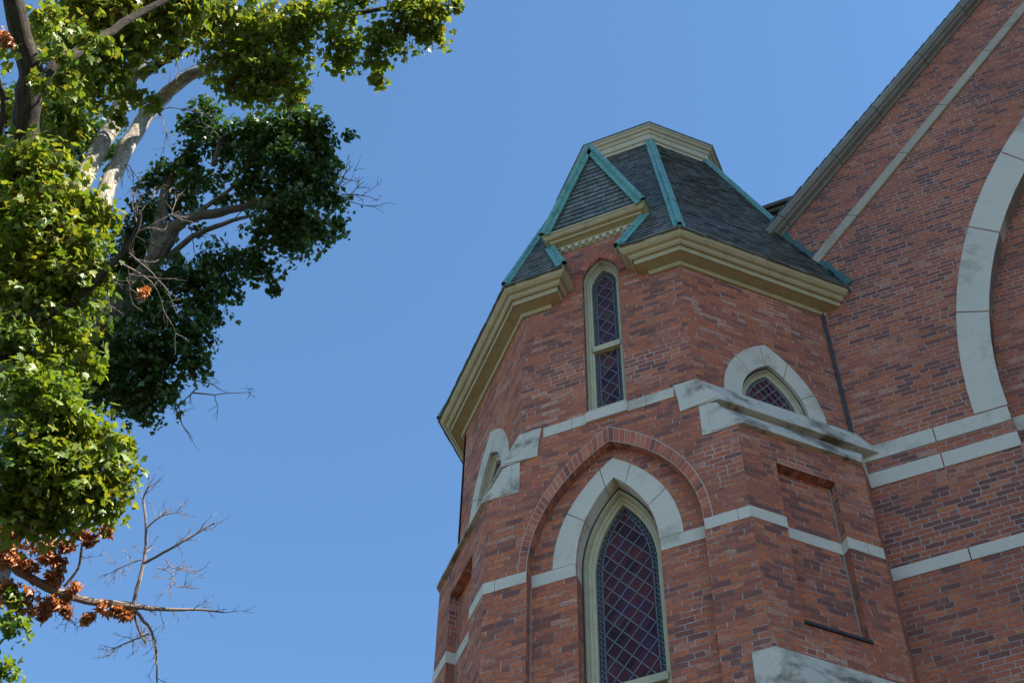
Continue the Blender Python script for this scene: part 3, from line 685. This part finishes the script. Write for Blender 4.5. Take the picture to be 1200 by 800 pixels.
# slate-hung wall with a dark gutter behind the gable
rd = MB(); slates(rd, Vector((-2.6, 10.85, 15.5)), Vector((1, 0, 0)), Vector((0, 0, 1)), Vector((0, -1, 0)), lambda h: 0, lambda h: 2.2, 1.78, .14, .2)
rd.quad((-2.6, 10.86, 15.4), (-.4, 10.86, 15.4), (-.4, 10.86, 17.35), (-2.6, 10.86, 17.35)); rear = part(rd, 'rear_dormer_wall', 'slate_g')
gt = MB(); gt.box((-2.7, 10.72, 17.24), (2.4, 0, 0), (0, .3, 0), (0, 0, .07)); gt.box((-2.7, 10.76, 17.17), (2.4, 0, 0), (0, .2, 0), (0, 0, .067)); part(gt, 'gutter', 'wood', rear)

# ------------------------------------------------------------------ trees
def ray(px, py): return ((px-600)/FPX*cam_r-(py-400)/FPX*cam_u+fwd).normalized()
def P3(px, py, d): return ray(px, py)*d      # measured from the eye

LEAF = np.array([(0, 0, 0), (.24, -.07, .02), (.30, .09, .05), (.56, .10, .03), (.44, .27, .08), (.58, .50, .02), (.30, .52, .07), (.20, .70, .06), (0, 1.0, -.06),
                 (-.20, .70, .06), (-.30, .52, .07), (-.58, .50, .02), (-.44, .27, .08), (-.56, .10, .03), (-.30, .09, .05), (-.24, -.07, .02), (0, .33, -.02)])
RIM = np.array([.2, .6, .4, 1, .5, 1, .4, .7, 1, .7, .4, 1, .5, 1, .4, .6, 0.0])
LT_ = [(16, k, (k+1) % 16) for k in range(16)]
def leaves(name, mat, pos, nrm, tip, size, parent, off, curl=1.0):
    n = len(pos); nrm = nrm/np.linalg.norm(nrm, axis=1)[:, None]
    tip = tip-nrm*(tip*nrm).sum(1)[:, None]; tip /= np.linalg.norm(tip, axis=1)[:, None]; sx = np.cross(tip, nrm)
    cv = (rng.normal(1.0, .8, n)*curl)[:, None]
    V = (pos[:, None, :] + size[:, None, None]*(sx[:, None, :]*LEAF[None, :, 0:1]+tip[:, None, :]*LEAF[None, :, 1:2]
         + nrm[:, None, :]*(LEAF[None, :, 2]*cv - .22*curl*LEAF[None, :, 1]**2*rng.uniform(0, 1.6, n)[:, None])[:, :, None])).reshape(-1, 3)
    V = V+np.array([0, 0, EYE])-np.array(off)
    T = (np.array(LT_)[None]+17*np.arange(n)[:, None, None]).reshape(-1)
    me = bpy.data.meshes.new(name); me.vertices.add(n*17); me.vertices.foreach_set('co', V.ravel().astype('f'))
    nt = n*16; me.loops.add(nt*3); me.loops.foreach_set('vertex_index', T.astype('i')); me.polygons.add(nt)
    me.polygons.foreach_set('loop_start', np.arange(0, nt*3, 3, dtype='i')); me.polygons.foreach_set('loop_total', np.full(nt, 3, 'i'))
    at = me.attributes.new('rim', 'FLOAT', 'POINT'); at.data.foreach_set('value', np.tile(RIM, n).astype('f'))
    me.update(calc_edges=True); me.materials.append(mat)
    o = bpy.data.objects.new(name, me); COL.objects.link(o); o.parent = parent; return o
def foliage(blobs, dens, lsize, droop=.5, k=1.0):
    """leaves hang in overlapping sprays spread through each clump; returns arrays"""
    Ps, Ns, Ts, Ss = [], [], [], []
    UP = np.array([0, 0, 1.0])
    for b in blobs:
        px, py, rp, d = b[:4]; c = np.array(P3(px, py, d)); r = rp*d/FPX/k; kk = min(1.0, r/.62); r = max(r-.17, r*.55); flat = b[4] if len(b) > 4 else .75
        ns = max(3, int(dens*(r/.6)**2.2))
        dirs = rng.normal(size=(ns, 3)); dirs /= np.linalg.norm(dirs, axis=1)[:, None]
        rad = r*rng.uniform(.08, 1.0, ns)**.46*rng.choice([.88, .95, 1.12], ns, p=[.62, .25, .13])
        cs = c+k*dirs*rad[:, None]*np.array([1, 1, flat])
        for sc, dr in zip(cs, dirs):
            m_ = int(rng.integers(13, 24)); out = dr*np.array([1, 1, .3])+rng.normal(0, .25, 3); out[2] *= .4; out /= np.linalg.norm(out)
            side = np.cross(UP, out); side /= np.linalg.norm(side)
            a = rng.uniform(-.36, .24, m_)*kk; b_ = rng.normal(0, .15, m_)*kk
            p = sc+k*(out*a[:, None]+side*b_[:, None]+UP*(-.55*np.maximum(a+.1, 0)**1.4-.8*b_**2+rng.normal(0, .035, m_))[:, None])
            slope = np.clip(.25+a*1.1, 0, 1)
            nn = UP*(.7-.55*slope)[:, None]+out*(slope*.9+.25)[:, None]+rng.normal(0, .46, (m_, 3))
            tp = out*(.8)+side*(b_*3.2)[:, None]+UP*(-droop-slope*.7)[:, None]+rng.normal(0, .35, (m_, 3))
            Ps.append(p); Ns.append(nn); Ts.append(tp); Ss.append(rng.uniform(.55, 1.3, m_)*lsize*k)
    return np.concatenate(Ps), np.concatenate(Ns), np.concatenate(Ts), np.concatenate(Ss)

def limb(mb, pts, radpx, seg=10, jit=.06, sub=4, back=False):
    """pts: (px, py, distance); resampled to a gently wandering tapered limb"""
    pts = [(a, b, c_+(deep(a, b) if back else 0)) for a, b, c_ in pts]
    w = [P3(*p) for p in pts]; rr = [rp*p[2]/FPX for rp, p in zip(radpx, pts)]; out, ro_ = [], []
    for i in range(len(w)-1):
        for k in range(sub):
            f = k/sub; a = w[max(i-1, 0)]; b = w[i]; c = w[i+1]; d = w[min(i+2, len(w)-1)]
            p = .5*((2*b)+(c-a)*f+(2*a-5*b+4*c-d)*f*f+(3*b-a-3*c+d)*f**3)
            out.append(p+Vector(rng.normal(0, rr[i]*.10, 3))); ro_.append(rr[i]*(1-f)+rr[i+1]*f)
    out.append(w[-1]); ro_.append(rr[-1]); mb.tube(out, ro_, seg, jit); return out
deep = lambda px, py: 3.6*min(1, max(0, (230-py)/90))*min(1, max(0, (px-45)/45))   # the top canopy stands further back
def twigs(mb, p, d, L, r, lev, bend=.35, kids=(3, 5)):
    n = 5; pts = [Vector(p)]; dd = Vector(d).normalized()
    for k in range(n):
        dd = (dd+Vector(rng.normal(0, bend*.5, 3))).normalized(); pts.append(pts[-1]+dd*(L/n))
    mb.tube(pts, [r*(1-.13*k) for k in range(n+1)], 5, .08)
    if lev <= 0: return
    for k in range(int(rng.integers(*kids))):
        i = int(rng.integers(1, n+1)); ax = Vector(rng.normal(0, 1, 3)).normalized()
        nd = (dd*.75+ax*.75).normalized(); twigs(mb, pts[i], nd, L*rng.uniform(.35, .6), r*.62, lev-1, bend, kids)
def along(mb, pts, n, L, r, lev=1):
    for k in range(n):
        i = int(rng.integers(len(pts)//3, len(pts))); d = (pts[i]-pts[i-1]).normalized()
        twigs(mb, pts[i], (d*.8+Vector(rng.normal(0, .7, 3))).normalized(), L*rng.uniform(.6, 1.3), r, lev)

D1 = 26.0; K1 = D1/21
base1 = Vector((-15.2, 11.9, 0)); maple = thing('maple_tree', 'sunlit yellow-green maple with pale limbs and a low dead branch of withered brown leaves', 'tree', base1)
tk = MB()
g1 = Vector((-15.2, 11.9, GZ)); t0 = P3(-25, 430, D1)
tk.tube([g1, g1.lerp(t0, .1)+Vector((.05, 0, 0)), g1.lerp(t0, .4), g1.lerp(t0, .75), t0], [.74, .58, .48, .40, .30], 14, .05)
limb(tk, [(-25, 430, D1), (0, 300, D1), (14, 215, D1), (28, 150, D1), (36, 95, D1), (24, 40, D1), (5, -40, D1)], [20, 17, 15.5, 15, 14, 12, 11], 12)
limb(tk, [(40, 112, D1), (62, 80, D1+.3), (92, 60, D1+.8), (122, 42, D1+1.3), (165, 15, D1+2), (215, -10, D1+2.6)], [7, 6.5, 6, 5, 4, 3])
limb(tk, [(0, 160, D1-.3), (4, 118, D1-.4), (-6, 80, D1-.4)], [3.5, 3, 2], 6)
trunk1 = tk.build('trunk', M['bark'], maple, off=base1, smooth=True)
pb = MB()
limb(pb, [(-10, 470, D1+.6), (45, 330, D1+1.0), (100, 205, D1+1.2), (132, 148, D1+1.3), (158, 80, D1+1.4), (178, 42, D1+1.4), (200, -30, D1+1.4)], [13, 11.5, 10.5, 9.6, 8.6, 7, 5.5], 14, back=True)
lb = limb(pb, [(45, 330, D1+1.0), (105, 262, D1+1.3), (128, 212, D1+1.5), (150, 168, D1+1.5), (180, 125, D1+1.4), (215, 93, D1+1.2), (262, 72, D1+1.1), (330, 40, D1+1.0)], [11, 10.4, 9.8, 9.2, 8.2, 7, 5.6, 3.5], 12, back=True)
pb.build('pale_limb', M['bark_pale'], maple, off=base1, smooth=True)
for pts, rr in (([(165, 88, D1+1.3), (205, 62, D1+1), (232, 42, D1+.9), (300, 15, D1+.8)], [6, 5, 4, 2.5]),
                ([(262, 72, D1+1), (300, 30, D1+.8), (380, 22, D1+.6), (440, 12, D1+.5), (500, 0, D1+.4)], [5, 4, 3.6, 2.6, 1.6]),
                ([(440, -20, D1), (470, 5, D1), (480, 20, D1), (482, 40, D1)], [2.5, 2.2, 1.8, 1.2]),
                ([(300, 30, D1+.8), (318, 45, D1+.6), (340, 70, D1+.5)], [3, 2.2, 1.2]),
                ([(-20, 372, D1-1.6), (30, 372, D1-1.6), (70, 366, D1-1.6), (108, 335, D1-1.6), (140, 300, D1-1.6), (160, 270, D1-1.6), (164, 250, D1-1.6)], [6.5, 5.5, 5, 4.2, 3.6, 3, 2.2]),
                ([(-10, 430, D1-1.7), (8, 415, D1-1.7), (10, 395, D1-1.7), (-8, 380, D1-1.7)], [3, 2.6, 2.2, 1.5])):
    tg = MB(); pp = limb(tg, pts, rr, 7, back=True)
    along(tg, pp, 7, .62, .011, 1); tg.build('branch', M['bark'], maple, off=base1, smooth=True)
# bare twigs standing out before the dark crown
for a, b, L in (((160, 272), (215, 255), 1.0), ((163, 250), (185, 228), .7), ((150, 295), (205, 330), 1.0), ((135, 305), (215, 337), 1.0), ((125, 318), (135, 365), .6), ((160, 260), (150, 225), .6), ((140, 190), (175, 215), .8), ((175, 130), (235, 120), .9), ((185, 120), (190, 165), .8), ((215, 95), (205, 45), .6), ((232, 85), (225, 45), .7)):
    p = P3(*a, D1-1.5 if a[1] > 220 else D1+1.4+deep(*a)); e_ = P3(*b, D1-1.5 if a[1] > 220 else D1+.8+deep(*a)); bt = MB(); twigs(bt, p, e_-p, (e_-p).length, .013, 2, .3, (3, 6)); bt.build('bare_twig', M['twig'], maple, off=base1)
d = D1-1.2
db = MB()
pm = limb(db, [(-40, 640, d), (0, 655, d), (30, 673, d), (65, 692, d), (100, 703, d), (150, 709, d), (172, 712, d), (200, 714, d), (235, 714, d), (262, 717, d)], [6.2, 5.8, 5.4, 4.8, 4.4, 4.0, 3.0, 2.0, 1.4, .8], 8)
subs = [([(156, 708, d), (163, 680, d), (170, 648, d+.1), (171, 612, d+.1), (168, 585, d+.15), (174, 570, d+.1)], [2.8, 2.6, 2.2, 1.8, 1.4, .9]),
        ([(168, 660, d), (190, 648, d-.1), (208, 638, d-.2), (230, 625, d-.2), (252, 612, d-.2)], [2.2, 1.9, 1.7, 1.4, .8]),
        ([(156, 712, d), (166, 724, d), (178, 740, d), (183, 765, d), (184, 800, d)], [2.8, 2.4, 2, 1.6, 1.1]),
        ([(156, 714, d), (163, 738, d+.1), (172, 756, d+.1)], [2, 1.6, 1.1]), ([(175, 742, d), (150, 752, d), (132, 760, d)], [1.4, 1.1, .7]),
        ([(170, 620, d+.1), (188, 605, d+.1), (207, 600, d+.1)], [1.4, 1.1, .7]), ([(166, 655, d), (152, 660, d), (135, 668, d)], [1.3, 1, .7]),
        ([(75, 687, d), (92, 665, d), (96, 640, d), (108, 618, d), (118, 612, d)], [2.2, 1.9, 1.6, 1.3, .9]), ([(55, 700, d), (70, 716, d), (83, 726, d)], [2.6, 2.2, 1.8]),
        ([(185, 665, d), (200, 670, d), (205, 685, d), (215, 688, d)], [1.1, .9, .8, .6]), ([(195, 655, d-.1), (203, 665, d-.1), (232, 668, d)], [1, .8, .5])]
for pts, rr in [(p_, [x*.82 for x in r_]) for p_, r_ in subs]:
    pp = limb(db, pts, rr, 6); along(db, pp, 9, .30, .0062, 1)
along(db, pm[len(pm)//2:], 10, .28, .007, 1)
db.build('dead_branch', M['twig'], maple, off=base1)
B1 = [(70, 62, 26, D1-2.2), (100, 38, 30, D1-3.4), (62, 18, 26, D1-2.0), (128, 52, 26, D1-3.8), (85, 100, 24, D1-2.5), (48, 95, 14, D1-.8), (70, 140, 45, D1+2.5), (88, 158, 24, D1+2.5), (28, 125, 36, D1+2), (60, 105, 34, D1+2), (55, 30, 34, D1+1), (225, 40, 22, D1+.5), (55, 198, 50, D1-.4), (100, 238, 36, D1-.7), (30, 195, 45, D1-.3), (60, 265, 72, D1-.8), (108, 290, 40, D1-1.2), (120, 330, 34, D1-1.4), (25, 320, 80, D1-.9), (75, 345, 66, D1-1.2), (120, 255, 34, D1-.8),
      (20, 400, 60, D1-1.6), (78, 405, 50, D1-1.4), (100, 432, 30, D1-1.6), (40, 470, 70, D1-2.0), (80, 500, 62, D1-2.2), (122, 515, 42, D1-2.2), (145, 520, 30, D1-2.3), (140, 560, 36, D1-2.3), (95, 560, 62, D1-2.4), (30, 545, 72, D1-2.4), (60, 595, 52, D1-2.3), (110, 590, 40, D1-2.2), (15, 590, 50, D1-2.2),
      (45, 610, 30, D1-2), (12, 735, 34, D1-1.4), (8, 785, 30, D1-1.4), (20, 700, 18, D1-1.3), (0, 60, 24, D1-.6), (5, 250, 50, D1-.4),
      (95, 40, 62, D1-.2), (150, 25, 60, D1-.4), (195, 20, 52, D1-.3), (80, 85, 40, D1), (120, 80, 42, D1+.2), (158, 116, 26, D1), (105, 115, 32, D1), (145, 138, 17, D1-.1), (182, 118, 17, D1-.1), (125, 0, 60, D1-.2), (215, 0, 45, D1-.2),
      (262, 18, 40, D1+.3), (300, 30, 48, D1+.3), (262, 62, 34, D1+.2), (290, 80, 42, D1), (330, 85, 42, D1), (345, 105, 26, D1-.1), (310, 110, 30, D1-.1), (345, 45, 40, D1+.1), (355, 15, 35, D1+.2), (275, 105, 28, D1), (340, 122, 14, D1-.2),
      (395, 15, 36, D1+.2), (410, 55, 38, D1), (440, 72, 26, D1), (440, 92, 15, D1-.1), (450, 45, 36, D1), (485, 30, 38, D1), (505, 40, 26, D1), (515, 12, 26, D1), (480, 0, 40, D1), (536, 6, 10, D1), (400, 75, 20, D1), (425, 0, 30, D1+.1)]
B1 = [(a, b, c*1.06, e_+(deep(a, b) if b < 140 else 0), *r_) for a, b, c, e_, *r_ in B1]
pos, nr, tp, sz = foliage(B1, 62, .096, k=K1)
leaves('crown', M['leaf'], pos, nr, tp, sz, maple, base1)
B3 = [(25, 615, 22, d), (5, 645, 22, d), (35, 665, 18, d), (15, 710, 18, d), (62, 645, 12, d), (75, 660, 8, d), (10, 625, 24, d), (40, 632, 26, d), (52, 650, 20, d), (18, 655, 20, d), (8, 690, 22, d), (30, 700, 28, d), (45, 715, 20, d), (62, 672, 13, d), (70, 655, 9, d), (97, 622, 9, d), (82, 640, 12, d), (108, 632, 7, d), (125, 618, 8, d), (86, 688, 9, d), (65, 705, 16, d), (105, 722, 9, d), (122, 706, 7, d), (138, 712, 8, d), (145, 718, 9, d), (78, 708, 10, d), (0, 650, 20, d), (60, 628, 10, d), (5, 40, 16, D1-.9), (169, 340, 2.2, D1-1.6)]
pos, nr, tp, sz = foliage([(a, b, c*.95, e_) for a, b, c, e_ in B3], 36, .082, 1.2, k=K1)
nr = nr+rng.normal(0, .8, nr.shape)
k_ = np.ones(len(pos), bool)
leaves('withered_leaves', M['leafd'], pos, nr, tp, sz, maple, base1, curl=2.6)

D2 = 38.0; K2 = D2/33
base2 = Vector((-20.9, 19.8, 0)); dark = thing('maple_tree', 'dark green maple in shade with a grey leaning trunk, behind the yellow-green maple', 'tree', base2)
tk = MB(); g2 = Vector((-20.9, 19.8, GZ)); t0 = P3(55, 480, D2)
tk.tube([g2, g2.lerp(t0, .1), g2.lerp(t0, .5), t0], [.75, .55, .46, .36], 14, .05)
limb(tk, [(55, 480, D2), (118, 388, D2), (160, 330, D2), (188, 295, D2), (203, 270, D2), (220, 256, D2), (250, 250, D2), (285, 242, D2), (330, 225, D2)], [16, 13, 11, 9.5, 8, 6.5, 5.5, 4.5, 3], 12)
limb(tk, [(180, 305, D2), (190, 250, D2+.5), (205, 200, D2+1), (250, 150, D2+1)], [9, 7, 6, 3])
for pts, rr in (([(195, 303, D2), (225, 278, D2-.2), (262, 262, D2-.4), (300, 252, D2-.6)], [4, 3.4, 2.8, 1.5]), ([(222, 256, D2), (262, 228, D2), (292, 205, D2), (330, 180, D2)], [3, 2.4, 2, 1]), ([(300, 245, D2), (345, 215, D2), (370, 190, D2)], [3, 2.5, 1]),
                ([(250, 195, D2), (256, 172, D2), (258, 160, D2)], [3, 2.6, 2]), ([(330, 235, D2), (380, 225, D2), (400, 232, D2)], [2.5, 1.8, 1])):
    pp = limb(tk, pts, rr, 7); along(tk, pp, 5, .8, .014, 1)
trunk2 = tk.build('trunk', M['bark_grey'], dark, off=base2, smooth=True)
for a, b, L in (((395, 220), (418, 196), 1), ((400, 228), (440, 240), 1), ((405, 235), (430, 215), 1), ((225, 445), (255, 440), 1), ((225, 460), (290, 472), 1), ((205, 475), (215, 520), 1), ((230, 455), (212, 478), 1), ((355, 300), (342, 306), .5)):
    p = P3(*a, D2); e_ = P3(*b, D2); t2 = MB(); twigs(t2, p, e_-p, (e_-p).length, .020, 2, .35, (2, 5)); t2.build('bare_twig', M['twig'], dark, off=base2)
B2 = [(330, 160, 42, D2), (300, 155, 36, D2+.4), (360, 145, 34, D2), (372, 185, 34, D2-.3), (340, 190, 36, D2-.6), (300, 190, 28, D2), (345, 120, 20, D2+.2), (375, 165, 26, D2), (365, 215, 36, D2-.4), (392, 235, 26, D2-.4), (398, 262, 22, D2-.5), (385, 280, 20, D2-.5), (345, 250, 40, D2-.9), (318, 262, 34, D2-1), (340, 285, 30, D2-1), (305, 285, 22, D2-.8), (365, 262, 32, D2-.7), (310, 318, 24, D2-.6), (320, 335, 12, D2-.5), (295, 308, 26, D2-.4),
      (408, 160, 15, D2), (262, 160, 34, D2+.6), (228, 150, 28, D2+.8), (222, 185, 26, D2+.6), (245, 130, 24, D2+.8), (225, 210, 24, D2+.4), (270, 180, 20, D2+.5), (290, 230, 20, D2+.4), (205, 200, 28, D2+1),
      (250, 310, 34, D2-.3), (270, 335, 26, D2-.4), (225, 330, 36, D2-.8), (190, 330, 34, D2-.6), (240, 350, 32, D2-.8), (185, 375, 42, D2-1), (225, 385, 34, D2-1), (200, 410, 40, D2-1.2), (160, 415, 44, D2-1.2), (225, 425, 28, D2-1.1), (175, 450, 40, D2-1.2), (135, 455, 42, D2-1), (150, 330, 22, D2-1), (120, 395, 22, D2-1.2), (175, 335, 18, D2-1.2), (208, 300, 12, D2-1), (140, 400, 40, D2-.2), (150, 360, 34, D2+.6), (165, 480, 26, D2-1), (110, 440, 40, D2-.4), (195, 455, 26, D2-1.1), (255, 372, 18, D2-.8), (240, 400, 18, D2-1),
      (245, 215, 24, D2+.8), (206, 245, 20, D2+.8), (178, 212, 22, D2+1), (232, 272, 12, D2+.6), (212, 228, 24, D2+.8), (262, 238, 12, D2+.4), (300, 215, 28, D2), (280, 305, 24, D2), (270, 205, 20, D2+.5), (332, 222, 28, D2), (225, 240, 20, D2+1), (185, 250, 34, D2+1), (160, 280, 34, D2+1), (130, 320, 40, D2+1), (90, 380, 50, D2+1), (60, 330, 60, D2+2), (60, 150, 50, D2+2), (110, 160, 40, D2+2), (30, 130, 40, D2+2), (20, 450, 60, D2+1), (25, 240, 60, D2+2), (165, 300, 30, D2+.8)]
pos, nr, tp, sz = foliage([(a, b, c*1.06, *r_) for a, b, c, *r_ in B2], 46, .106, k=K2)
leaves('crown', M['leaf2'], pos, nr, tp, sz, dark, base2)
print('leaves', len(pos))
